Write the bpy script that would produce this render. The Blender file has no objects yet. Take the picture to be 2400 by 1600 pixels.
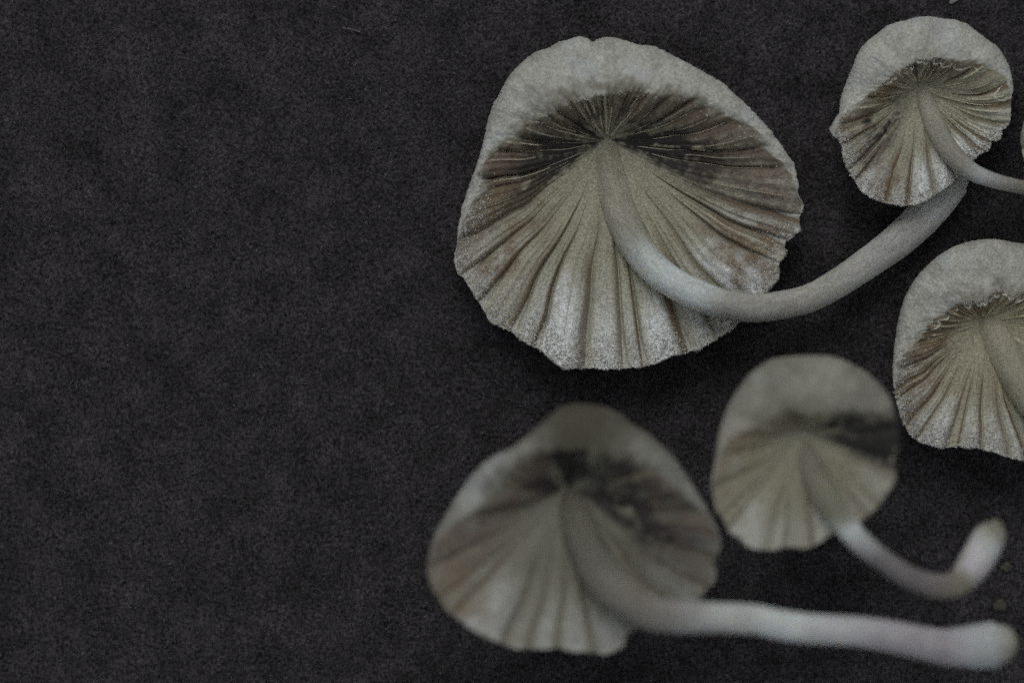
import bpy, math, random
import numpy as np
from mathutils import Vector

# ------------------------------------------------------------------ camera, world, light, exposure
scene = bpy.context.scene
col = scene.collection
MM = 0.001
PX = 0.04                 # millimetres of felt per photograph pixel (2400 px = 96 mm)
DIST = 400.0              # camera height above the felt in mm
cam_d = bpy.data.cameras.new('camera')
cam = bpy.data.objects.new('camera', cam_d)
col.objects.link(cam)
cam.location = (0, 0, DIST * MM)
cam_d.sensor_width = 36.0
cam_d.lens = 36.0 * DIST / 96.0
cam_d.clip_start = 0.01
cam_d.clip_end = 10.0
cam_d.dof.use_dof = True
cam_d.dof.focus_distance = (DIST - 3.0) * MM
cam_d.dof.aperture_fstop = 7.2
scene.camera = cam

world = bpy.data.worlds.new('World')
scene.world = world
world.use_nodes = True
bg = world.node_tree.nodes['Background']
bg.inputs[0].default_value = (0.93, 0.97, 1.0, 1)
bg.inputs[1].default_value = 0.265

def area(name, loc, target, size, power, colour):
    d = bpy.data.lights.new(name, 'AREA')
    d.shape = 'DISK'
    d.size = size
    d.energy = power
    d.color = colour
    o = bpy.data.objects.new(name, d)
    col.objects.link(o)
    o.location = loc
    o.rotation_euler = (Vector(target) - Vector(loc)).to_track_quat('-Z', 'Y').to_euler()
    return o

area('key_lamp', (-0.05, 0.42, 0.47), (0.012, 0, 0), 0.42, 1.32, (1.0, 0.985, 0.95))

scene.view_settings.view_transform = 'Standard'
scene.view_settings.look = 'None'
scene.view_settings.exposure = 0.0
scene.view_settings.gamma = 1.0
scene.view_settings.use_curve_mapping = False
scene.cycles.use_denoising = False
scene.cycles.use_adaptive_sampling = True
scene.cycles.adaptive_threshold = 0.12
scene.cycles.adaptive_min_samples = 14

# ------------------------------------------------------------------ helpers
rng = np.random.default_rng(7)

def world_xy(px, py, z):
    k = PX * (DIST - z) / DIST
    return (np.asarray(px, float) - 1200.0) * k, (800.0 - np.asarray(py, float)) * k

def smooth(a, b, x):
    t = np.clip((x - a) / (b - a), 0, 1)
    return t * t * (3 - 2 * t)

def hash2(ix, iy, seed):
    n = (ix.astype(np.int64) * 374761393 + iy.astype(np.int64) * 668265263 + seed * 974634777) & 0x7fffffff
    n = ((n ^ (n >> 13)) * 1274126177) & 0x7fffffff
    n = (n ^ (n >> 16)) & 0xffff
    return n / 65535.0

def noise2(x, y, seed=0, octaves=3):
    x = np.asarray(x, float); y = np.asarray(y, float)
    tot = 0.0; amp = 1.0; s = 0.0
    for k in range(octaves):
        ix = np.floor(x); iy = np.floor(y)
        fx = x - ix; fy = y - iy
        fx = fx * fx * (3 - 2 * fx); fy = fy * fy * (3 - 2 * fy)
        a = hash2(ix, iy, seed + k); b = hash2(ix + 1, iy, seed + k)
        c = hash2(ix, iy + 1, seed + k); d = hash2(ix + 1, iy + 1, seed + k)
        tot = tot + amp * ((a * (1 - fx) + b * fx) * (1 - fy) + (c * (1 - fx) + d * fx) * fy)
        s += amp; amp *= 0.5; x = x * 2.03 + 17.1; y = y * 2.03 + 5.7
    return tot / s

def mesh_from(name, verts, faces, mats, pigment=None, smooth_shade=True):
    """verts (n,3) in mm; faces (m,4) or (m,3) int array"""
    me = bpy.data.meshes.new(name)
    verts = np.asarray(verts, np.float32) * MM
    faces = np.asarray(faces, np.int32)
    nv, nf, k = len(verts), len(faces), faces.shape[1]
    me.vertices.add(nv); me.vertices.foreach_set('co', verts.ravel())
    me.loops.add(nf * k); me.loops.foreach_set('vertex_index', faces.ravel())
    me.polygons.add(nf)
    me.polygons.foreach_set('loop_start', np.arange(0, nf * k, k, dtype=np.int32))
    me.polygons.foreach_set('use_smooth', np.full(nf, smooth_shade))
    if pigment is not None:
        at = me.attributes.new('pigment', 'FLOAT_COLOR', 'POINT')
        c = np.ones((nv, 4), np.float32); c[:, :3] = pigment
        at.data.foreach_set('color', c.ravel())
    me.materials.append(mats)
    me.update(calc_edges=True)
    me.validate()
    return me

def link(name, me, parent=None):
    o = bpy.data.objects.new(name, me)
    col.objects.link(o)
    if parent is not None:
        o.parent = parent
    return o

def grid_faces(n, m, wrap=True):
    """n columns (angle, wrapped), m rows"""
    i = np.arange(n if wrap else n - 1); j = np.arange(m - 1)
    I, J = np.meshgrid(i, j, indexing='ij')
    I2 = (I + 1) % n
    return np.stack([I * m + J, I2 * m + J, I2 * m + J + 1, I * m + J + 1], -1).reshape(-1, 4)

# ------------------------------------------------------------------ materials
def pigment_material(name, grain_scale, grain, bump_scale, bump, rough=0.8, subsurf=0.0, speck=0.0):
    m = bpy.data.materials.new(name); m.use_nodes = True
    nt = m.node_tree; b = nt.nodes['Principled BSDF']
    b.inputs['Roughness'].default_value = rough
    b.inputs['Specular IOR Level'].default_value = 0.25
    at = nt.nodes.new('ShaderNodeAttribute'); at.attribute_name = 'pigment'
    tc = nt.nodes.new('ShaderNodeTexCoord')
    n1 = nt.nodes.new('ShaderNodeTexNoise'); n1.inputs['Scale'].default_value = grain_scale
    n1.inputs['Detail'].default_value = 4; n1.inputs['Roughness'].default_value = 0.9
    nt.links.new(tc.outputs['Object'], n1.inputs['Vector'])
    mr = nt.nodes.new('ShaderNodeMapRange')
    mr.inputs['From Min'].default_value = 0.25; mr.inputs['From Max'].default_value = 0.75
    mr.inputs['To Min'].default_value = 1 - grain; mr.inputs['To Max'].default_value = 1 + grain
    nt.links.new(n1.outputs['Fac'], mr.inputs['Value'])
    mx = nt.nodes.new('ShaderNodeVectorMath'); mx.operation = 'SCALE'
    nt.links.new(at.outputs['Color'], mx.inputs[0]); nt.links.new(mr.outputs['Result'], mx.inputs['Scale'])
    nt.links.new(mx.outputs['Vector'], b.inputs['Base Color'])
    n2 = nt.nodes.new('ShaderNodeTexNoise'); n2.inputs['Scale'].default_value = bump_scale
    n2.inputs['Detail'].default_value = 2
    nt.links.new(tc.outputs['Object'], n2.inputs['Vector'])
    bp = nt.nodes.new('ShaderNodeBump'); bp.inputs['Strength'].default_value = bump
    bp.inputs['Distance'].default_value = 0.0001
    nt.links.new(n2.outputs['Fac'], bp.inputs['Height']); nt.links.new(bp.outputs['Normal'], b.inputs['Normal'])
    if subsurf:
        b.inputs['Subsurface Weight'].default_value = subsurf
        b.inputs['Subsurface Radius'].default_value = (1.0, 0.8, 0.6)
        b.inputs['Subsurface Scale'].default_value = 0.0006
    return m

M_cap = pigment_material('cap_skin', 4800, 0.75, 5600, 1.0, 0.9)
M_gill = pigment_material('gill_tissue', 4800, 0.80, 5600, 1.0, 0.85)
M_stem = pigment_material('stem_flesh', 4800, 0.60, 5600, 0.7, 0.8, 0.3)
M_grain = pigment_material('veil_grain', 6000, 0.2, 6000, 0.2, 0.8)

def felt_material():
    m = bpy.data.materials.new('dark_felt'); m.use_nodes = True
    nt = m.node_tree; b = nt.nodes['Principled BSDF']
    b.inputs['Roughness'].default_value = 1.0
    b.inputs['Specular IOR Level'].default_value = 0.05
    tc = nt.nodes.new('ShaderNodeTexCoord')
    a = nt.nodes.new('ShaderNodeTexNoise'); a.inputs['Scale'].default_value = 240; a.inputs['Detail'].default_value = 6
    f = nt.nodes.new('ShaderNodeTexNoise'); f.inputs['Scale'].default_value = 4300; f.inputs['Detail'].default_value = 3
    f.inputs['Roughness'].default_value = 0.8
    for n in (a, f): nt.links.new(tc.outputs['Object'], n.inputs['Vector'])
    ra = nt.nodes.new('ShaderNodeValToRGB')
    ra.color_ramp.elements[0].position = 0.40; ra.color_ramp.elements[0].color = (0.012, 0.0105, 0.0125, 1)
    ra.color_ramp.elements[1].position = 0.68; ra.color_ramp.elements[1].color = (0.117, 0.107, 0.1155, 1)
    nt.links.new(f.outputs['Fac'], ra.inputs['Fac'])
    mr = nt.nodes.new('ShaderNodeMapRange'); mr.inputs['From Min'].default_value = 0.3; mr.inputs['From Max'].default_value = 0.7
    mr.inputs['To Min'].default_value = 0.66; mr.inputs['To Max'].default_value = 1.40
    nt.links.new(a.outputs['Fac'], mr.inputs['Value'])
    mx = nt.nodes.new('ShaderNodeVectorMath'); mx.operation = 'SCALE'
    nt.links.new(ra.outputs['Color'], mx.inputs[0]); nt.links.new(mr.outputs['Result'], mx.inputs['Scale'])
    nt.links.new(mx.outputs['Vector'], b.inputs['Base Color'])
    bp = nt.nodes.new('ShaderNodeBump'); bp.inputs['Strength'].default_value = 0.8; bp.inputs['Distance'].default_value = 0.0002
    nt.links.new(f.outputs['Fac'], bp.inputs['Height']); nt.links.new(bp.outputs['Normal'], b.inputs['Normal'])
    return m
M_felt = felt_material()

def fibre_material():
    m = bpy.data.materials.new('felt_fibre'); m.use_nodes = True
    nt = m.node_tree; b = nt.nodes['Principled BSDF']
    b.inputs['Roughness'].default_value = 0.7
    b.inputs['Specular IOR Level'].default_value = 0.2
    at = nt.nodes.new('ShaderNodeAttribute'); at.attribute_name = 'pigment'
    nt.links.new(at.outputs['Color'], b.inputs['Base Color'])
    return m
M_fibre = fibre_material()

# ------------------------------------------------------------------ felt
def build_felt():
    nx, ny = 240, 180
    xs = np.linspace(-120, 120, nx); ys = np.linspace(-90, 90, ny)
    X, Y = np.meshgrid(xs, ys, indexing='ij')
    Z = 0.25 * (noise2(X * 0.12, Y * 0.12, 3, 3) - 1.0)
    V = np.stack([X, Y, Z], -1).reshape(-1, 3)
    felt = link('felt_cloth', mesh_from('felt_cloth', V, grid_faces(nx, ny, wrap=False), M_felt))
    felt['kind'] = 'structure'
    # loose surface fibres
    n = 200000; seg = 3
    x0 = rng.uniform(-54, 54, n); y0 = rng.uniform(-37, 37, n)
    clump = noise2(x0 * 0.5 + 50, y0 * 0.5 + 50, 11, 3)
    ang = rng.uniform(0, 2 * math.pi, n); bend = rng.normal(0, 0.9, n)
    ln = rng.uniform(0.10, 0.34, n) * np.where(rng.uniform(0, 1, n) < 0.01, 2.0, 1.0); wd = rng.uniform(0.010, 0.024, n)
    lift = rng.uniform(0.0, 0.22, n)
    s = np.linspace(0, 1, seg)
    V = np.zeros((n, seg, 2, 3))
    px, py = x0.copy(), y0.copy(); a = ang.copy()
    for k in range(seg):
        if k:
            a = a + bend / (seg - 1)
            px = px + np.cos(a) * ln / (seg - 1); py = py + np.sin(a) * ln / (seg - 1)
        z = 0.02 + lift * math.sin(math.pi * (0.15 + 0.7 * s[k]))
        for q, sg in enumerate((-1, 1)):
            V[:, k, q, 0] = px - np.sin(a) * wd * sg
            V[:, k, q, 1] = py + np.cos(a) * wd * sg
            V[:, k, q, 2] = z + 0.012 * sg
    base = (np.arange(n) * seg * 2)[:, None]
    F = np.concatenate([np.stack([base[:, 0] + 2 * k, base[:, 0] + 2 * k + 1, base[:, 0] + 2 * k + 3, base[:, 0] + 2 * k + 2], -1)
                        for k in range(seg - 1)])
    br = np.exp(rng.normal(-3.0, 0.6, n)) * (0.1 + 1.7 * clump)
    br = np.clip(br, 0.004, 0.2)
    tint = np.stack([br * 1.01, br * 0.975, br * 1.03], -1)
    P = np.repeat(tint, seg * 2, axis=0)
    fib = link('fibres', mesh_from('felt_fibres', V.reshape(-1, 3), F, M_fibre, P), felt)
    fib['kind'] = 'stuff'
    return felt
build_felt()

# ------------------------------------------------------------------ mushrooms
def radial(poly, centre, th):
    """outermost distance from the centre to a closed polygon along each angle (photograph pixels, y up)"""
    P = np.asarray(poly, float); x = P[:, 0] - centre[0]; y = -(P[:, 1] - centre[1])
    x2 = np.roll(x, -1); y2 = np.roll(y, -1)
    dx = np.cos(th)[:, None]; dy = np.sin(th)[:, None]
    ex = (x2 - x)[None]; ey = (y2 - y)[None]
    den = dx * ey - dy * ex
    den = np.where(np.abs(den) < 1e-9, 1e-9, den)
    t = (x[None] * ey - y[None] * ex) / den
    u = (x[None] * dy - y[None] * dx) / den
    ok = (t > 0) & (u >= -1e-6) & (u <= 1 + 1e-6)
    return np.where(ok, t, 0).max(1)

def rim_radius(poly, centre, th, fallback):
    P = np.asarray(poly, float); a = np.arctan2(-(P[:, 1] - centre[1]), P[:, 0] - centre[0])
    r = np.hypot(P[:, 0] - centre[0], P[:, 1] - centre[1])
    a = np.mod(a + math.pi / 2, 2 * math.pi)          # cut at straight down, where there is no band
    o = np.argsort(a); a = a[o]; r = r[o]
    q = np.mod(th + math.pi / 2, 2 * math.pi)
    v = np.interp(q, a, r)
    inside = (q >= a[0]) & (q <= a[-1])
    return np.where(inside, np.minimum(v, fallback), fallback)

def blur_ring(v, k):
    w = np.hanning(2 * k + 3)[1:-1]; w /= w.sum()
    return np.convolve(np.concatenate([v[-k:], v, v[:k]]), w, 'valid')

def lerp(a, b, f):
    return a + (b - a) * f[..., None]

def make_mushroom(label, group, category, centre, outline, rim, z_top, z_bot, z_apex, stem, seed,
                  n=1080, m=96, cells=34, pleat=0.42, bell=1.6, stains_and_shade=(), outer_stains_and_shade=(), gill_height=0.4,
                  base_tone=(0.385, 0.37, 0.28), outer_tone=(0.465, 0.46, 0.425), granules=4500, sag=0.22, crease=0.45, lip_smudge=0.75, ribs=0.16, frost=1.0, streaks=0.95, gill_mix=0.3, scallops=False,
                  stem_tone=((0.0, (0.2, 0.2, 0.16)), (1.0, (0.42, 0.42, 0.40)))):
    r_ = np.random.default_rng(seed)
    bx, by = world_xy(centre[0], centre[1], 0)
    root = bpy.data.objects.new('mushroom', None)
    root.empty_display_size = 0.005
    col.objects.link(root)
    root.location = (bx * MM, by * MM, 0)
    root['label'] = label; root['category'] = category
    if group: root['group'] = group
    off = np.array([bx, by, 0.0])

    th = np.linspace(0, 2 * math.pi, n, endpoint=False)
    # irregular radial pleats
    edges = np.sort((np.arange(cells) + r_.uniform(-0.34, 0.34, cells)) * 2 * math.pi / cells) % (2 * math.pi)
    edges = np.sort(edges)
    idx = (np.searchsorted(edges, th, side='right') - 1) % cells
    lo = edges[idx]; hi = edges[(idx + 1) % cells]
    width = np.mod(hi - lo, 2 * math.pi)
    u = np.mod(th - lo, 2 * math.pi) / width
    camp = r_.uniform(0.55, 1.15, cells)
    skew = 0.62
    uu = np.where(u < skew, 0.5 * u / skew, 0.5 + 0.5 * (u - skew) / (1 - skew))
    bump = np.sin(math.pi * uu) ** 0.6
    bump = bump * camp[idx] * np.clip(width / (2 * math.pi / cells), 0.5, 1.4)

    S = blur_ring(radial(outline, centre, th), max(2, n // 360))
    R = rim_radius(rim, centre, th, S)
    R = np.minimum(blur_ring(R, max(2, n // 240)), S)
    band = S - R
    fine = noise2(th * 40, 0 * th + seed, seed + 5, 3) - 0.5
    has = smooth(6, 25, band)
    R = R + has * (R * (0.06 * (bump - 0.55) + 0.11 * fine))
    S = S * (1 + (1 - has) * (0.012 * (bump - 0.5)) + 0.010 * fine + 0.012 * (noise2(th * 170, 0 * th, seed + 15, 2) - 0.5))
    R = np.minimum(R, S)
    band = (S - R)
    zr = z_bot + (z_top - z_bot) * smooth(-0.55, 0.8, np.sin(th))
    zr = zr + 0.25 * (noise2(th * 3, 0 * th, seed + 9, 2) - 0.5)

    # inner, pleated gill face
    t = np.linspace(0, 1, m) ** 0.85
    T = t[None, :]
    rr = R[:, None]
    warp = (noise2(th[:, None] * 2.2 + 9, T * 3, seed + 21, 2) - 0.5) * 0.10 * np.sin(math.pi * T)
    ang = th[:, None] + warp
    X = centre[0] + np.cos(ang) * rr * T
    Y = centre[1] - np.sin(ang) * rr * T + sag * np.abs(np.cos(th))[:, None] ** 1.2 * rr * T * (1 - T)
    pl = pleat * smooth(0.15, 0.9, T) * bump[:, None]
    cr = np.minimum(u, 1 - u) * width * cells / (2 * math.pi)
    c0 = r_.uniform(0.08, 0.62, cells); cw = r_.uniform(0.15, 1.3, cells); near = np.where(u < 0.5, idx, (idx + 1) % cells)
    pl = pl - crease * pleat * np.exp(-(cr / 0.05) ** 2)[:, None] * cw[near][:, None] * smooth(0.0, 0.3, T - c0[near][:, None])
    sub = np.abs(np.mod(u * np.where(width > 1.1 * 2 * math.pi / cells, 4, 3) + 0.5, 1) - 0.5) * 2
    pl = pl + (ribs * smooth(0.45, -0.2, np.sin(th)))[:, None] * (sub[:, None] ** 0.7 - 0.5) * smooth(0.25, 0.6, T)
    ripple = 0.16 * (noise2(th[:, None] * 30 + 3, T * 5, seed + 2, 3) - 0.5) * smooth(0.05, 0.4, T)
    Z = z_apex + (zr[:, None] - z_apex) * T ** 1.15 + (pl - 0.6 * pleat * smooth(0.12, 0.95, T)) * (1 - 0.75 * smooth(0.93, 1.0, T) * has[:, None]) + ripple
    wx, wy = world_xy(X, Y, Z)
    V = np.stack([wx, wy, Z], -1)
    # pigments of the gill face, with shade painted into them
    N1 = noise2(th[:, None] * 14, T * 3.0, seed + 31, 4)
    N2 = noise2(th[:, None] * 5, T * 4.5, seed + 41, 4)
    N3 = noise2(X * 0.12, Y * 0.12, seed + 51, 3)
    P = np.ones(X.shape + (3,)) * np.array(base_tone)
    P = P * (0.82 + 0.36 * N1)[..., None]
    down = smooth(0.1, -0.75, np.sin(th))[:, None]
    pale = smooth(0.50, 0.88, T + 0.25 * (N2 - 0.5)) * down * (0.25 + 0.75 * smooth(0.25, 0.8, bump)[:, None]) * r_.uniform(0.35, 1.15, cells)[idx][:, None]
    P = lerp(P, np.array([0.85, 0.88, 0.89]), np.clip(frost * pale * (0.35 + 1.5 * (N3 - 0.1)), 0, 1))
    # brown streak along one flank of every pleat
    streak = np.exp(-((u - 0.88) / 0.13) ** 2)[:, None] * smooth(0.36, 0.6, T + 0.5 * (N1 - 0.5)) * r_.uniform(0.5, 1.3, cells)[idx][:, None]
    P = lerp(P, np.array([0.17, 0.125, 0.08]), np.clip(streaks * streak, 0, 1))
    for si, (deg, wdeg, tc, tw, strength, tone) in enumerate(stains_and_shade):  # stains, plus rim shade painted in as a dark tone
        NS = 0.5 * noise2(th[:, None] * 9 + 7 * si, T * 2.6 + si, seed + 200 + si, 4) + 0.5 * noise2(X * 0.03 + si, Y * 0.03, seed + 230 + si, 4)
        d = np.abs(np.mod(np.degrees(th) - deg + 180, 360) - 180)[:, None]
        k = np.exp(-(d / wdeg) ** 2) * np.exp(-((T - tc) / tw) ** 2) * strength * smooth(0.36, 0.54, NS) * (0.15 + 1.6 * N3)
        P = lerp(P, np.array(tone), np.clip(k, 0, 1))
    cap_children = []
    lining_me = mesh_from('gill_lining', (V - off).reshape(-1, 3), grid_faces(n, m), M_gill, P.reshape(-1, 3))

    # outer skin: rim lip, visible band, then the bell down to its tip on the felt
    kb = n // 40
    Ss = np.minimum(blur_ring(S, max(2, n // 300)), S); Rs = np.minimum(blur_ring(R, kb), Ss); bs = blur_ring(S - Rs, kb)
    drop = np.clip(0.75 * bs * PX, 0.28, 0.62 * zr)
    zs = zr - drop
    mb, mu = 26, 30
    v = np.linspace(0, 1, mb)[None, :] ** 1.15
    lipz = zr[:, None] + (Z[:, -1] - zr)[:, None] * np.exp(-v * 9)
    ro = Rs[:, None] + np.maximum((Ss - Rs)[:, None], 1.5) * np.sin(v * math.pi / 2) + (R - Rs)[:, None] * np.exp(-v * 12) + (S - Ss)[:, None] * v ** 8
    zo = zs[:, None] + (lipz - zs[:, None]) * np.cos(v * math.pi / 2) ** 0.9
    xq = centre[0] + np.cos(th)[:, None] * ro; yq = centre[1] - np.sin(th)[:, None] * ro
    zo = zo + np.sin(v * math.pi) ** 0.5 * has[:, None] * (0.8 * (noise2(xq * 0.02, yq * 0.02, seed + 61, 3) - 0.5) + 0.22 * (noise2(xq * 0.11, yq * 0.11, seed + 62, 3) - 0.5))
    tb = np.linspace(1, 0, mu + 1)[None, 1:]
    ro2 = ro[:, -1:] * tb
    zo2 = zs[:, None] * tb ** bell
    RO = np.concatenate([ro, ro2], 1); ZO = np.concatenate([zo, zo2], 1)
    XO = centre[0] + np.cos(th)[:, None] * RO; YO = centre[1] - np.sin(th)[:, None] * RO
    wx, wy = world_xy(XO, YO, np.concatenate([zo, np.repeat(zo[:, -1:], mu, 1)], 1))
    VO = np.stack([wx, wy, ZO], -1)
    cx, cy = world_xy(centre[0], centre[1], zs.mean())
    blend = np.concatenate([np.zeros(mb), 1 - tb[0]])[None, :]
    VO[..., 0] += (bx - cx) * blend; VO[..., 1] += (by - cy) * blend
    Q1 = noise2(XO * 0.03, YO * 0.03, seed + 71, 4)
    Q2 = noise2(XO * 0.15, YO * 0.15, seed + 81, 3)
    PO = np.ones(XO.shape + (3,)) * np.array(outer_tone) * (0.50 + 0.56 * Q1 + 0.44 * Q2)[..., None]
    blue = smooth(0.56, 0.74, noise2(XO * 0.018, YO * 0.018, seed + 91, 3))
    PO = lerp(PO, np.array([0.50, 0.53, 0.53]), 0.5 * blue)
    lipn = noise2(XO * 0.06, YO * 0.06, seed + 95, 4)
    vv = np.concatenate([v[0], np.ones(mu)])[None, :]
    PO = lerp(PO, np.array(base_tone) * 0.45, has[:, None] * smooth(0.30, 0.02, vv + 0.55 * (lipn - 0.42)) * lip_smudge)
    for (deg, wdeg, tone, strength) in outer_stains_and_shade:
        d = np.abs(np.mod(np.degrees(th) - deg + 180, 360) - 180)[:, None]
        k = np.exp(-((d + 30 * (Q1 - 0.5)) / wdeg) ** 2 * np.abs(d / wdeg)) * strength * (0.7 + 0.6 * Q1)
        PO = lerp(PO, np.array(tone), np.clip(k, 0, 1))
    cap = link('cap', mesh_from('cap', (VO - off).reshape(-1, 3), grid_faces(n, mb + mu), M_cap, PO.reshape(-1, 3)), root)
    link('gill_lining', lining_me, cap)

    # single gills standing on the lining
    seg = 15
    mids = np.mod(edges + np.mod(np.roll(edges, -1) - edges, 2 * math.pi) * r_.uniform(0.35, 0.65, cells), 2 * math.pi)
    for c, ea in enumerate(np.concatenate([edges, mids])):
        short = c >= cells
        if math.sin(ea) > 0.3 and r_.uniform() < (0.65 if short else 0.35):
            continue
        i = int(round(ea / (2 * math.pi) * n)) % n
        t1 = r_.uniform(0.82, 0.985); t0 = r_.uniform(0.45, 0.7) if short else r_.uniform(0.10, 0.42)
        js = np.clip(np.round(np.linspace(np.searchsorted(t, t0), np.searchsorted(t, t1), seg)).astype(int), 0, m - 1)
        p = V[i, js]
        nb = V[(i + 3) % n, js] - V[(i - 3) % n, js]
        nb[:, 2] = 0; nb /= np.maximum(np.linalg.norm(nb, axis=1, keepdims=True), 1e-6)
        prof = np.sin(math.pi * np.linspace(0.02, 0.98, seg)) ** 0.5
        hgt = gill_height * r_.uniform(0.35, 1.15) * prof * (1.0 if math.sin(ea) > -0.35 else 0.2) * (0.7 if short else 1.0)
        wdt = r_.uniform(0.035, 0.075)
        top = p + np.array([0, 0, 1.0]) * hgt[:, None]
        lean = nb * (hgt * r_.uniform(-0.45, 0.45))[:, None]
        A = p - nb * wdt * 1.5 - np.array([0, 0, 0.12]); B = p + nb * wdt * 1.5 - np.array([0, 0, 0.12])
        C1 = top + lean - nb * wdt * 0.5; C2 = top + lean + nb * wdt * 0.5
        G = np.stack([A, C1, C2, B], 1).reshape(-1, 3)
        F = []
        for k in range(seg - 1):
            for q in range(3):
                F.append((k * 4 + q, k * 4 + q + 1, k * 4 + q + 5, k * 4 + q + 4))
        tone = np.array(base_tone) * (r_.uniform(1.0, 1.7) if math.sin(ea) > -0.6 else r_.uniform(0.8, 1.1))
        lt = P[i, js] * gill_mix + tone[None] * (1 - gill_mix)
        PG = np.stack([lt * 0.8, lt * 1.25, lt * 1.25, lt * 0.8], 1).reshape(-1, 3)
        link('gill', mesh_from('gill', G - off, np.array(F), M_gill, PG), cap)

    # pale scalloped folds where neighbouring gills meet the upper rim
    if scallops:
        for c in range(cells):
            a0 = edges[c]; w = np.mod(edges[(c + 1) % cells] - a0, 2 * math.pi)
            if math.sin(a0 + w / 2) < -0.12 or r_.uniform() < 0.25:
                continue
            q = np.linspace(0.06, 0.94, 11)
            ii = np.round((a0 + w * q) / (2 * math.pi) * n).astype(int) % n
            dip = r_.uniform(0.10, 0.26)
            jj = np.clip(np.searchsorted(t, 0.985 - dip * np.sin(math.pi * q) ** 0.7), 0, m - 1)
            p = V[ii, jj] + np.array([0, 0, 0.05])
            tg = np.gradient(p, axis=0); tg /= np.maximum(np.linalg.norm(tg, axis=1, keepdims=True), 1e-6)
            sdv = np.cross(tg, [0, 0, 1.0]); sdv /= np.maximum(np.linalg.norm(sdv, axis=1, keepdims=True), 1e-6)
            wv = 0.11 * r_.uniform(0.7, 1.2) * np.sin(math.pi * np.linspace(0.12, 0.88, 11))[:, None]
            up = np.array([0, 0, 1.0])[None] * wv
            G = np.stack([p - sdv * wv - up, p - sdv * wv * 0.5 + up * 1.4, p + sdv * wv * 0.5 + up * 1.4, p + sdv * wv - up], 1).reshape(-1, 3)
            F = [(k * 4 + e, k * 4 + e + 1, k * 4 + e + 5, k * 4 + e + 4) for k in range(10) for e in range(3)]
            link('rim_fold', mesh_from('rim_fold', G - off, np.array(F), M_gill,
                                       np.ones((44, 3)) * np.array([0.80, 0.78, 0.70]) * r_.uniform(0.7, 1.05)), cap)

    # mealy grains left by the veil along the margin
    if granules:
        gi = r_.integers(0, n, granules * 4)
        gt = 1 - np.abs(r_.normal(0, 0.14, granules * 4))
        keep = (gt > 0.45) & (r_.uniform(0, 1, granules * 4) < 0.015 + 0.985 * smooth(0.5, 1.0, down[gi, 0]) * (0.25 + 0.75 * smooth(0.2, 0.8, bump[gi])))
        gi = gi[keep][:granules]; gt = gt[keep][:granules]
        gj = np.clip(np.searchsorted(t, gt), 0, m - 1)
        p = V[gi, gj]
        k = len(p)
        p = p + r_.normal(0, 0.05, (k, 3)); p[:, 2] += 0.03
        sz = r_.uniform(0.024, 0.068, k) * (0.7 + 0.7 * smooth(0.8, 1.0, gt))
        octa = np.array([[1, 0, 0], [-1, 0, 0], [0, 1, 0], [0, -1, 0], [0, 0, 1], [0, 0, -1]], float)
        of = np.array([[0, 2, 4], [2, 1, 4], [1, 3, 4], [3, 0, 4], [2, 0, 5], [1, 2, 5], [3, 1, 5], [0, 3, 5]])
        VV = p[:, None, :] + octa[None] * sz[:, None, None] * r_.uniform(0.7, 1.3, (k, 6, 1))
        FF = (np.arange(k) * 6)[:, None, None] + of[None]
        tone = np.array([0.80, 0.80, 0.775])[None] * r_.uniform(0.25, 1.15, (k, 1))
        g = link('veil_grains', mesh_from('veil_grains', (VV - off).reshape(-1, 3), FF.reshape(-1, 3), M_grain,
                                          np.repeat(tone, 6, 0), False), cap)
        g['kind'] = 'stuff'

    # stem
    st = np.asarray(stem, float)       # px, py, z, half width px
    K = len(st); ns = 170
    s = np.linspace(0, K - 1, ns)
    i1 = np.clip(np.floor(s).astype(int), 0, K - 2); f = (s - i1)[:, None]
    p0 = st[np.maximum(i1 - 1, 0)]; p1 = st[i1]; p2 = st[i1 + 1]; p3 = st[np.minimum(i1 + 2, K - 1)]
    C = 0.5 * (2 * p1 + (p2 - p0) * f + (2 * p0 - 5 * p1 + 4 * p2 - p3) * f ** 2 + (3 * p1 - p0 - 3 * p2 + p3) * f ** 3)
    kern = np.hanning(13)[1:-1]; kern /= kern.sum()
    for q in range(4):
        C[:, q] = np.convolve(np.pad(C[:, q], 5, mode='reflect', reflect_type='odd'), kern, 'valid')
    cx, cy = world_xy(C[:, 0], C[:, 1], C[:, 2])
    ctr = np.stack([cx, cy, C[:, 2]], -1)
    rad = np.maximum(C[:, 3], 1) * PX * (DIST - C[:, 2]) / DIST
    arc = np.concatenate([[0], np.cumsum(np.linalg.norm(np.diff(ctr, axis=0), axis=1))])
    endr = rad[-1]
    rem = np.clip(1 - (arc - (arc[-1] - endr)) / endr, 0, 1)
    rad = np.where(arc > arc[-1] - endr, endr * np.sqrt(np.clip(1 - (1 - rem) ** 2, 0, 1)), rad)
    tan = np.gradient(ctr, axis=0); tan /= np.linalg.norm(tan, axis=1, keepdims=True)
    up = np.array([0, 0, 1.0])
    sd = np.cross(tan, up); sd /= np.maximum(np.linalg.norm(sd, axis=1, keepdims=True), 1e-6)
    nm = np.cross(sd, tan)
    nr = 40
    ph = np.linspace(0, 2 * math.pi, nr, endpoint=False)
    wob = 1 + 0.05 * (noise2(ph[None, :] * 2.5 + seed, arc[:, None] * 0.5, seed + 101, 3) - 0.5) \
            + 0.035 * (noise2(ph[None, :] * 9, arc[:, None] * 5, seed + 111, 2) - 0.5)
    VS = ctr[:, None, :] + (sd[:, None, :] * np.cos(ph)[None, :, None] + nm[:, None, :] * np.sin(ph)[None, :, None]) * (rad[:, None] * wob)[..., None]
    VS[..., 2] = np.maximum(VS[..., 2], 0.02)
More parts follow.
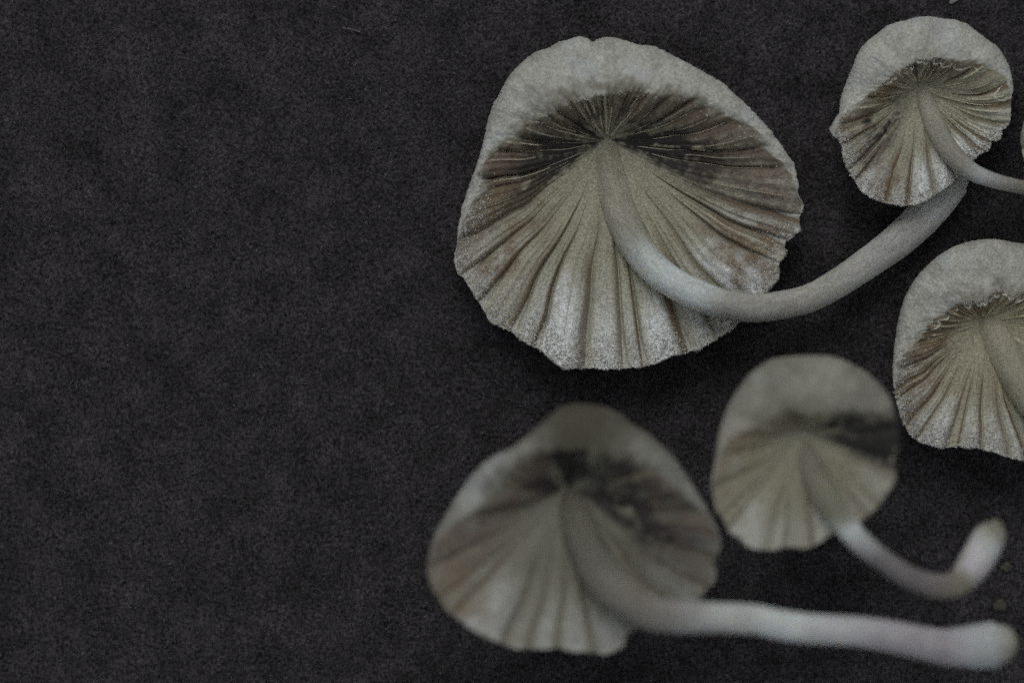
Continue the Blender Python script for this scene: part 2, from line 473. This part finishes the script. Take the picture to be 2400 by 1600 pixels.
    L = noise2(arc[:, None] * 0.22 + seed, ph[None, :] * 0.6, seed + 121, 3)
    L2 = noise2(arc[:, None] * 0.35 + seed, ph[None, :] * 0.5 + 9, seed + 131, 3)
    fib = noise2(arc[:, None] * 0.9, ph[None, :] * 11, seed + 141, 3)
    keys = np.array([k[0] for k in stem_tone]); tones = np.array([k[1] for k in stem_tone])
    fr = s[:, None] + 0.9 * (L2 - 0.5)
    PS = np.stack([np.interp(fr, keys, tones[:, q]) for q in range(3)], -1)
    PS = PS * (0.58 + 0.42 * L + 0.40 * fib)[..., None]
    VS2 = VS.transpose(1, 0, 2)
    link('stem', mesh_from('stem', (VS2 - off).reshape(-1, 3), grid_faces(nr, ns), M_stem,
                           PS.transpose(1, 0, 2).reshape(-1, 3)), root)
    return root

def conv(pts, x0, y0, k):
    return [(x0 + p[0] / k, y0 + p[1] / k) + tuple(p[2:]) for p in pts]

BROWN = (0.215, 0.165, 0.108)
RUST = (0.178, 0.135, 0.108)
MAUVE = (0.155, 0.122, 0.105)
INK_AND_SHADE = (0.040, 0.038, 0.037)  # dark spore pigment, also painted where the upper rim shades the gills

# --- the large one
A = lambda p: conv(p, 1040, 60, 2.6133)
B = lambda p: conv(p, 1040, 400, 2.6133)
out1 = A([(915,102),(950,78),(1000,68),(1060,75),(1180,115),(1290,125),(1400,180),(1560,265),(1700,345),(1810,440),(1910,540),(2000,640),
          (2080,750),(2150,850),(2168,980),(2160,1030),(2205,1090),(2200,1140),(2180,1180),(2180,1260),(2110,1310),(2085,1350),(2105,1390)]) \
     + B([(2090,530),(2050,560),(2060,620),(2030,680),(1960,750),(1900,800),(1860,870),(1800,930),(1740,990),(1640,1050),(1550,1110),(1470,1115),
          (1390,1130),(1310,1175),(1240,1205),(1110,1210),(1040,1215),(980,1218),(930,1205),(880,1215),(800,1200),(740,1215),(690,1180),
          (600,1105),(500,1050),(430,1000),(360,955),(290,930),(250,870),(210,800),(180,740),(140,680),(90,630),(70,570),(65,520),(80,430),
          (95,320),(110,230),(140,130),(190,0)]) \
     + A([(230,760),(245,700),(270,580),(300,480),(340,420),(380,340),(430,270),(490,215),(560,160),(650,135),(690,105),(760,85),(830,65),(880,80)])
rim1 = A([(80,1380),(110,1240),(165,1130),(240,1040),(230,960),(270,860),(290,800),(390,700),(480,650),(510,610),(640,545),(720,490),(850,450),
          (950,430),(1060,410),(1180,390),(1280,430),(1400,420),(1580,470),(1700,540),(1810,590),(1900,680),(1980,760),(2040,800),(2100,880),
          (2135,930),(2160,1020)])
stem1 = [(1414,280,-0.8,30),(1420,335,0.5,46),(1428,392,1.3,42),(1440,455,2.1,40),(1462,522,3.1,39),(1497,588,4.3,38),(1545,640,5.5,36),
         (1600,675,6.5,35),(1656,700,6.8,35),(1710,715,6.8,34),(1767,722,6.5,33),(1835,714,5.9,33),(1913,693,5.0,33),(2021,625,3.5,36),
         (2119,553,2.3,41),(2185,484,1.75,44),(2228,430,1.72,43),(2252,392,1.6,38)]
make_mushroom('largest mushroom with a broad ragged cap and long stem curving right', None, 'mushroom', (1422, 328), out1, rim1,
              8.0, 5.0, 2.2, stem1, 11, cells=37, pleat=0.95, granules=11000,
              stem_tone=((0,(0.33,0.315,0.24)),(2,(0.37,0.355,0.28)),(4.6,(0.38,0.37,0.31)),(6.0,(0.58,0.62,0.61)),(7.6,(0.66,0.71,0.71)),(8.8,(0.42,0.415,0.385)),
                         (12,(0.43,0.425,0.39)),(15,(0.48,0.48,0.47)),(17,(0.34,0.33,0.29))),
              stains_and_shade=[(100,75,0.5,0.5,0.65,INK_AND_SHADE),(184,14,0.5,0.4,2.6,INK_AND_SHADE),(200,11,0.55,0.35,2.6,INK_AND_SHADE),(4,17,0.38,0.34,2.8,INK_AND_SHADE),(350,10,0.4,0.3,1.0,INK_AND_SHADE),(40,30,0.45,0.4,0.9,INK_AND_SHADE),(155,20,0.45,0.4,1.6,INK_AND_SHADE),  # darkest entries paint in the shade under the upper rim
                      (180,28,0.9,0.18,1.1,RUST),(208,16,0.88,0.25,0.7,BROWN),(224,15,0.75,0.35,0.9,BROWN),(345,26,0.88,0.25,0.75,MAUVE),
                      (16,26,0.85,0.2,0.8,RUST),(325,18,0.82,0.28,1.0,BROWN),(150,26,0.72,0.22,1.1,RUST),(58,26,0.72,0.25,1.1,RUST),(110,20,0.6,0.3,0.5,RUST)])

# --- the small one at the top
A = lambda p: conv(p, 1900, 0, 3.136)
out2 = A([(860,120),(910,125),(980,138),(1060,145),(1150,175),(1220,230),(1300,290),(1370,340),(1420,410),(1460,490),(1480,570),(1490,640),(1480,700),
          (1465,770),(1470,830),(1470,890),(1440,930),(1395,960),(1400,1000),(1380,1030),(1325,1035),(1320,1080),(1290,1110),(1240,1130),(1190,1175),
          (1150,1190),(1110,1250),(1040,1340),(950,1410),(850,1470),(770,1500),(700,1515),(600,1500),(500,1475),(430,1440),(370,1400),(330,1340),
          (290,1280),(260,1220),(240,1150),(235,1080),(200,1010),(165,1000),(130,955),(160,910),(180,870),(210,830),(215,740),(240,660),(270,580),
          (300,510),(330,430),(370,350),(430,290),(500,240),(560,190),(640,160),(700,150),(750,132),(800,125)])
rim2 = A([(165,985),(220,880),(300,800),(370,750),(480,660),(560,600),(620,540),(700,500),(780,450),(860,440),(1000,440),(1100,450),(1200,455),
          (1280,485),(1360,540),(1420,570),(1460,650),(1472,720)])
stem2 = A([(785,540,1.2,60),(810,640,2.2,74),(850,760,3.0,76),(905,900,3.9,76),(975,1045,5.0,77),(1070,1165,6.3,76),(1180,1258,6.5,66),
           (1300,1312,6.1,58),(1450,1355,5.2,53),(1568,1378,4.3,52),(1700,1410,3.0,52),(1850,1470,1.3,52),(1950,1530,0.75,52)])
stem2 = [(p[0], p[1], p[2], p[3] / 3.136) for p in stem2]
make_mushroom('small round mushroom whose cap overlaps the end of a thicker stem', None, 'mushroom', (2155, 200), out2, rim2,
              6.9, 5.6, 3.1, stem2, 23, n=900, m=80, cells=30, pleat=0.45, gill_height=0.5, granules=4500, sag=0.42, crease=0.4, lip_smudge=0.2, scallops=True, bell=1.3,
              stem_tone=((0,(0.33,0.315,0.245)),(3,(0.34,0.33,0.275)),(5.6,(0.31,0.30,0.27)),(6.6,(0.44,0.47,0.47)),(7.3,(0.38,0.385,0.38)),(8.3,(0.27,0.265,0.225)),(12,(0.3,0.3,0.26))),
              stains_and_shade=[(90,80,0.5,0.5,0.7,INK_AND_SHADE),(205,12,0.5,0.3,1.0,INK_AND_SHADE),(230,12,0.5,0.3,1.0,INK_AND_SHADE),(170,30,0.75,0.3,1.3,BROWN),(120,25,0.75,0.35,1.2,RUST),(200,20,0.85,0.25,1.0,BROWN),(230,22,0.8,0.25,1.0,MAUVE),
                      (55,30,0.8,0.3,1.1,MAUVE),(255,14,0.9,0.2,1.0,BROWN),(100,12,0.9,0.2,1.0,INK_AND_SHADE)])

# --- the one at the right border
A = lambda p: conv(p, 2050, 500, 2.6143)
out3 = A([(1050,240),(915,185),(860,178),(800,165),(720,155),(640,160),(560,175),(480,205),(400,250),(330,310),(270,370),(220,440),(180,520),(155,600),
          (135,700),(120,800),(110,900),(110,1000),(120,1100),(150,1200),(175,1290),(215,1350),(260,1395),(320,1410),(400,1435),(450,1435),(520,1425),
          (580,1440),(620,1430),(670,1450),(730,1455),(780,1480),(850,1505),(915,1512),(1020,1500),(1150,1470),(1300,1390),(1400,1270),(1450,1100),
          (1450,900),(1400,700),(1320,500),(1200,350)])
rim3 = A([(115,1050),(150,980),(190,860),(230,810),(270,770),(330,700),(370,650),(430,620),(470,580),(570,550),(640,540),(680,545),(720,490),(800,480),
          (850,510),(900,485),(1000,500),(1150,560),(1300,650),(1400,800),(1445,950)])
stem3 = [(2302,715,1.2,36),(2320,762,2.2,44),(2342,808,2.9,42),(2367,855,3.7,40),(2394,903,4.8,39),(2428,950,6.3,38),(2480,1000,7.0,37),(2550,1035,6.9,36),
         (2660,1040,5.2,35),(2770,1000,2.8,35),(2850,950,1.4,35)]
make_mushroom('pale mushroom with a wide white cap margin above brown specks', None, 'mushroom', (2306, 752), out3, rim3,
              6.0, 5.4, 3.4, stem3, 37, n=960, m=84, cells=40, pleat=0.4, gill_height=0.22, granules=6000, sag=0.12, crease=0.15, lip_smudge=0.5, scallops=True,
              base_tone=(0.39, 0.365, 0.27),
              stem_tone=((0,(0.33,0.30,0.225)),(4,(0.35,0.335,0.26)),(7,(0.38,0.37,0.33)),(10,(0.38,0.37,0.33))),
              stains_and_shade=[(180,30,0.88,0.2,1.2,MAUVE),(152,16,0.95,0.14,2.6,INK_AND_SHADE),(205,25,0.75,0.35,1.2,BROWN),(135,35,0.7,0.4,1.5,BROWN),
                      (85,45,0.75,0.45,2.2,BROWN),(225,18,0.9,0.25,0.8,BROWN),(118,10,0.95,0.14,2.2,INK_AND_SHADE)])

# --- the soft one in the middle
A = lambda p: conv(p, 1640, 800, 3.015)
out4 = A([(800,95),(900,100),(1000,120),(1100,170),(1180,215),(1250,280),(1310,345),(1350,400),(1372,480),(1390,560),(1400,640),(1405,720),(1380,800),
          (1370,880),(1390,950),(1350,1030),(1300,1100),(1250,1170),(1180,1240),(1100,1290),(1000,1330),(940,1345),(900,1370),(870,1400),(820,1440),
          (750,1460),(640,1445),(560,1460),(480,1475),(400,1465),(330,1440),(290,1390),(240,1365),(190,1330),(175,1260),(110,1180),(100,1090),(80,1030),
          (90,940),(110,830),(125,720),(140,620),(170,540),(200,450),(260,350),(330,250),(410,180),(510,120),(620,105),(710,100)])
rim4 = A([(95,1000),(140,850),(200,720),(330,630),(460,590),(560,520),(620,470),(690,500),(770,525),(900,515),(1050,495),(1200,490),(1310,515),(1385,590)])
stem4 = A([(725,570,14.6,80),(742,710,15.9,100),(785,880,16.9,104),(850,1030,18.2,100),(930,1160,19.8,96)])
stem4 = [(p[0], p[1], p[2], p[3] / 3.015) for p in stem4] + \
        [(p[0], p[1], p[2], p[3] / 3.484) for p in conv([(305,300,20.2,100),(400,410,20.2,93),(535,525,20.0,88),(660,615,19.6,90),(780,695,19.2,95),
          (930,755,18.8,100),(1080,782,18.5,102),(1210,748,18.2,112),(1305,640,18.0,128),(1390,510,17.8,140),(1450,395,17.7,135),(1500,310,17.6,105),(1530,235,17.6,62)], 1900, 1150, 3.484)]
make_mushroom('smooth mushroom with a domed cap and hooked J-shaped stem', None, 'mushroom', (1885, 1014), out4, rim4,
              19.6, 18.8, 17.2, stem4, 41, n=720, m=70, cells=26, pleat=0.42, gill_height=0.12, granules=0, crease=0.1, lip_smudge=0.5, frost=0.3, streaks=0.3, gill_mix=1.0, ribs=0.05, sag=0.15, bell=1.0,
              base_tone=(0.30, 0.29, 0.22), outer_tone=(0.32, 0.31, 0.265),
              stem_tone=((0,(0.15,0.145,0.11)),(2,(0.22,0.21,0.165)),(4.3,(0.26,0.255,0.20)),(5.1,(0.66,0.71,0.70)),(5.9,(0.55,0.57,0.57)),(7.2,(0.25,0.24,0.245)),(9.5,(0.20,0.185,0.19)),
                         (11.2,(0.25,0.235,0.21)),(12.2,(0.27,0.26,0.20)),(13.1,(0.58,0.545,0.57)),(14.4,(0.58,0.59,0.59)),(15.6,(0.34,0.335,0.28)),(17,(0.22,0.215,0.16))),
              stains_and_shade=[(175,30,0.75,0.3,0.8,BROWN),(205,20,0.85,0.25,0.8,BROWN),(356,12,0.85,0.45,5,INK_AND_SHADE),(15,20,0.6,0.4,1.3,INK_AND_SHADE),(110,40,0.6,0.5,0.6,INK_AND_SHADE),(140,30,0.6,0.4,0.4,MAUVE)],  # darkest entries: shaded right side and upper recess painted into the gills
              outer_stains_and_shade=[(120,30,(0.16,0.155,0.12),0.4),(354,17,(0.05,0.047,0.045),1.6),(30,18,(0.2,0.19,0.17),0.6)])  # right side melting into shadow and the dark pocket, painted into the skin

# --- the soft one at the bottom
A = lambda p: conv(p, 960, 920, 2.4125)
out5 = A([(930,60),(1030,65),(1120,85),(1200,120),(1260,180),(1350,230),(1420,290),(1480,350),(1540,430),(1600,520),(1650,600),(1700,690),(1740,780),
          (1755,850),(1740,930),(1715,960),(1735,1020),(1720,1080),(1680,1110),(1640,1160),(1590,1200),(1480,1260),(1360,1300),(1240,1345),(1200,1380),
          (1222,1420),(1180,1445),(1100,1480),(1000,1460),(940,1465),(870,1450),(840,1435),(770,1450),(700,1445),(600,1450),(540,1430),(440,1380),(340,1330),
          (290,1280),(220,1250),(180,1200),(140,1120),(110,1060),(95,1000),(105,930),(130,840),(150,780),(200,690),(260,590),(330,490),(400,410),(490,350),
          (580,310),(650,260),(720,200),(780,140),(850,80)])
rim5 = A([(105,960),(140,840),(250,760),(320,700),(440,640),(510,590),(550,500),(600,420),(700,360),(790,325),(900,330),(1000,325),(1100,350),(1230,370),
          (1340,440),(1450,510),(1530,590),(1640,660),(1720,770)])
stem5 = A([(885,440,13.8,80),(905,570,15.0,105),(945,720,16.1,110),(990,850,17.3,110),(1050,980,18.6,113),(1150,1110,20.2,116),(1290,1205,20.9,108),(1450,1262,21.2,96)])
stem5 = [(p[0], p[1], p[2], p[3] / 2.4125) for p in stem5] + \
        [(p[0], p[1], p[2], p[3] / 3.484) for p in conv([(-500,1040,21.2,122),(-300,1080,21.1,122),(0,1125,20.8,121),(350,1140,20.3,122),(650,1185,19.8,130),(900,1238,19.4,134),
          (1100,1268,19.2,146),(1300,1268,19.0,172),(1450,1260,19.0,186),(1580,1245,19.0,176),(1690,1240,19.0,160)], 1900, 1150, 3.484)]
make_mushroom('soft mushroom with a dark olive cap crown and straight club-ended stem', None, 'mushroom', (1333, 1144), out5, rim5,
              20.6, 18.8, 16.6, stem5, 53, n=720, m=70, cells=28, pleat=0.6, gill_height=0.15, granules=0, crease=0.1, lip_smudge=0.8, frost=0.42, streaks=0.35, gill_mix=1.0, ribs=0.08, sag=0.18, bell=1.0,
              base_tone=(0.225, 0.218, 0.172), outer_tone=(0.28, 0.275, 0.25),
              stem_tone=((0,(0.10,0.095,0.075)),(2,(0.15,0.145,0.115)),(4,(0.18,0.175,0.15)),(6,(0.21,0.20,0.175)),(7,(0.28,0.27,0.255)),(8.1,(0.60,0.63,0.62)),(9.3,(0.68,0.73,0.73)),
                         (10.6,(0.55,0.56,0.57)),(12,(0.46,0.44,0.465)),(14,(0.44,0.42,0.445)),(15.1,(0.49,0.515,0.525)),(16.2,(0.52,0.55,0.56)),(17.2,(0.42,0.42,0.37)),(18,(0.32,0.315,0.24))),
              stains_and_shade=[(85,42,0.6,0.55,3.2,INK_AND_SHADE),(170,18,0.4,0.35,2.2,INK_AND_SHADE),(348,18,0.45,0.35,2.0,INK_AND_SHADE),(15,30,0.7,0.4,1.1,INK_AND_SHADE),(330,30,0.7,0.5,0.35,INK_AND_SHADE),(205,25,0.85,0.35,0.9,RUST),(190,20,0.7,0.3,1.0,MAUVE),(225,14,0.9,0.2,0.7,BROWN),  # darkest entries paint the shaded pocket below the rim
                      (145,20,0.8,0.22,1.0,RUST),(350,25,0.85,0.2,1.0,MAUVE)],
              outer_stains_and_shade=[(78,46,(0.095,0.09,0.066),1.05)])

# --- the one that only just enters the picture at the right border
th6 = np.linspace(0, 2 * math.pi, 40, endpoint=False)
out6 = [(2563 + 170 * math.cos(a) * (1 + 0.02 * math.sin(5 * a)), 340 - 170 * math.sin(a)) for a in th6]
rim6 = [(2563 + 165 * math.cos(a), 350 - 110 * math.sin(a)) for a in np.linspace(0.1, math.pi - 0.1, 15)]
stem6 = [(2563,320,3.0,22),(2570,370,5.0,22),(2600,450,6.6,22),(2660,530,6.0,22),(2760,570,3.5,21),(2860,570,0.9,21)]
make_mushroom('sliver of a pale cap beside the thin stem', None, 'mushroom', (2563, 310), out6, rim6,
              6.2, 5.2, 3.0, stem6, 61, n=480, m=50, cells=28, pleat=0.3, granules=800, outer_tone=(0.25, 0.25, 0.23))

# ------------------------------------------------------------------ crumbs and lint on the felt
def crumb(px, py, size, tone, seed, label, cat='crumb', flat=0.3):
    r_ = np.random.default_rng(seed)
    nu, nv_ = 22, 14
    a = np.linspace(0, 2 * math.pi, nu, endpoint=False)[:, None]; b = np.linspace(0.02, math.pi - 0.02, nv_)[None, :]
    ux, uy, uz = np.sin(b) * np.cos(a), np.sin(b) * np.sin(a), np.cos(b) + 0 * a
    rr = size * PX * (0.25 + 1.5 * noise2(ux * 1.7 + uz * 0.9 + 8, uy * 1.7 - uz * 0.7 + 8, seed, 4))
    X = rr * np.sin(b) * np.cos(a); Y = rr * np.sin(b) * np.sin(a) * 0.8; Z = rr * np.cos(b) * flat
    Z = Z - Z.min() - 0.02
    V = np.stack([X, Y, Z], -1).reshape(-1, 3)
    P = np.array(tone)[None] * (0.6 + 0.8 * noise2(V[:, 0] * 4, V[:, 1] * 4, seed + 3, 3))[:, None]
    o = link('crumb', mesh_from('crumb', V, grid_faces(nu, nv_), M_cap, P))
    x, y = world_xy(px, py, 0)
    o.location = (x * MM, y * MM, 0)
    o['label'] = label; o['category'] = cat
    return o
crumb(2359, 1328, 12, (0.085, 0.083, 0.066), 5, 'dim olive crumb on the felt beside the hooked stem tip')
crumb(2344, 1417, 14, (0.078, 0.074, 0.058), 6, 'dim brown crumb on the felt above the club-ended stem')
crumb(2234, 1, 9, (0.30, 0.30, 0.30), 8, 'grey flake on the felt above the small round cap')

def lint(pts, w, tone, label):
    p = np.asarray(pts, float); K = len(p); ns = 24
    s = np.linspace(0, K - 1, ns)
    x = np.interp(s, range(K), p[:, 0]); y = np.interp(s, range(K), p[:, 1])
    x, y = world_xy(x, y, 0)
    z = 0.30 + 0.05 * np.sin(s * 3)
    c = np.stack([x, y, z], -1); c0 = c.mean(0) * np.array([1, 1, 0]); c = c - c0
    tan = np.gradient(c, axis=0); tan /= np.linalg.norm(tan, axis=1, keepdims=True)
    sd = np.cross(tan, [0, 0, 1.0]); up = np.cross(sd, tan)
    ph = np.linspace(0, 2 * math.pi, 6, endpoint=False)
    V = (c[None] + (sd[None] * np.cos(ph)[:, None, None] + up[None] * np.sin(ph)[:, None, None]) * w).reshape(-1, 3)
    o = link('lint_thread', mesh_from('lint_thread', V, grid_faces(6, ns), M_fibre, np.ones((len(V), 3)) * np.array(tone)))
    o.location = (c0[0] * MM, c0[1] * MM, 0)
    o['label'] = label; o['category'] = 'lint'; o['group'] = 'lint threads on the felt'
lint([(803,66),(824,69),(846,76)], 0.028, (0.26, 0.25, 0.26), 'brightest lint thread, slanting on the bare felt beyond the largest cap')
lint([(120,530),(133,531),(146,534)], 0.022, (0.17, 0.17, 0.17), 'faint level lint thread on bare felt farthest from any mushroom')
lint([(925,46),(928,49)], 0.05, (0.22, 0.22, 0.23), 'tiny pale lint speck on bare felt beside the brightest lint thread')
lint([(1045,372),(1052,367),(1060,363)], 0.022, (0.15, 0.15, 0.15), 'faint lint thread on felt close beside the edge of the largest cap')
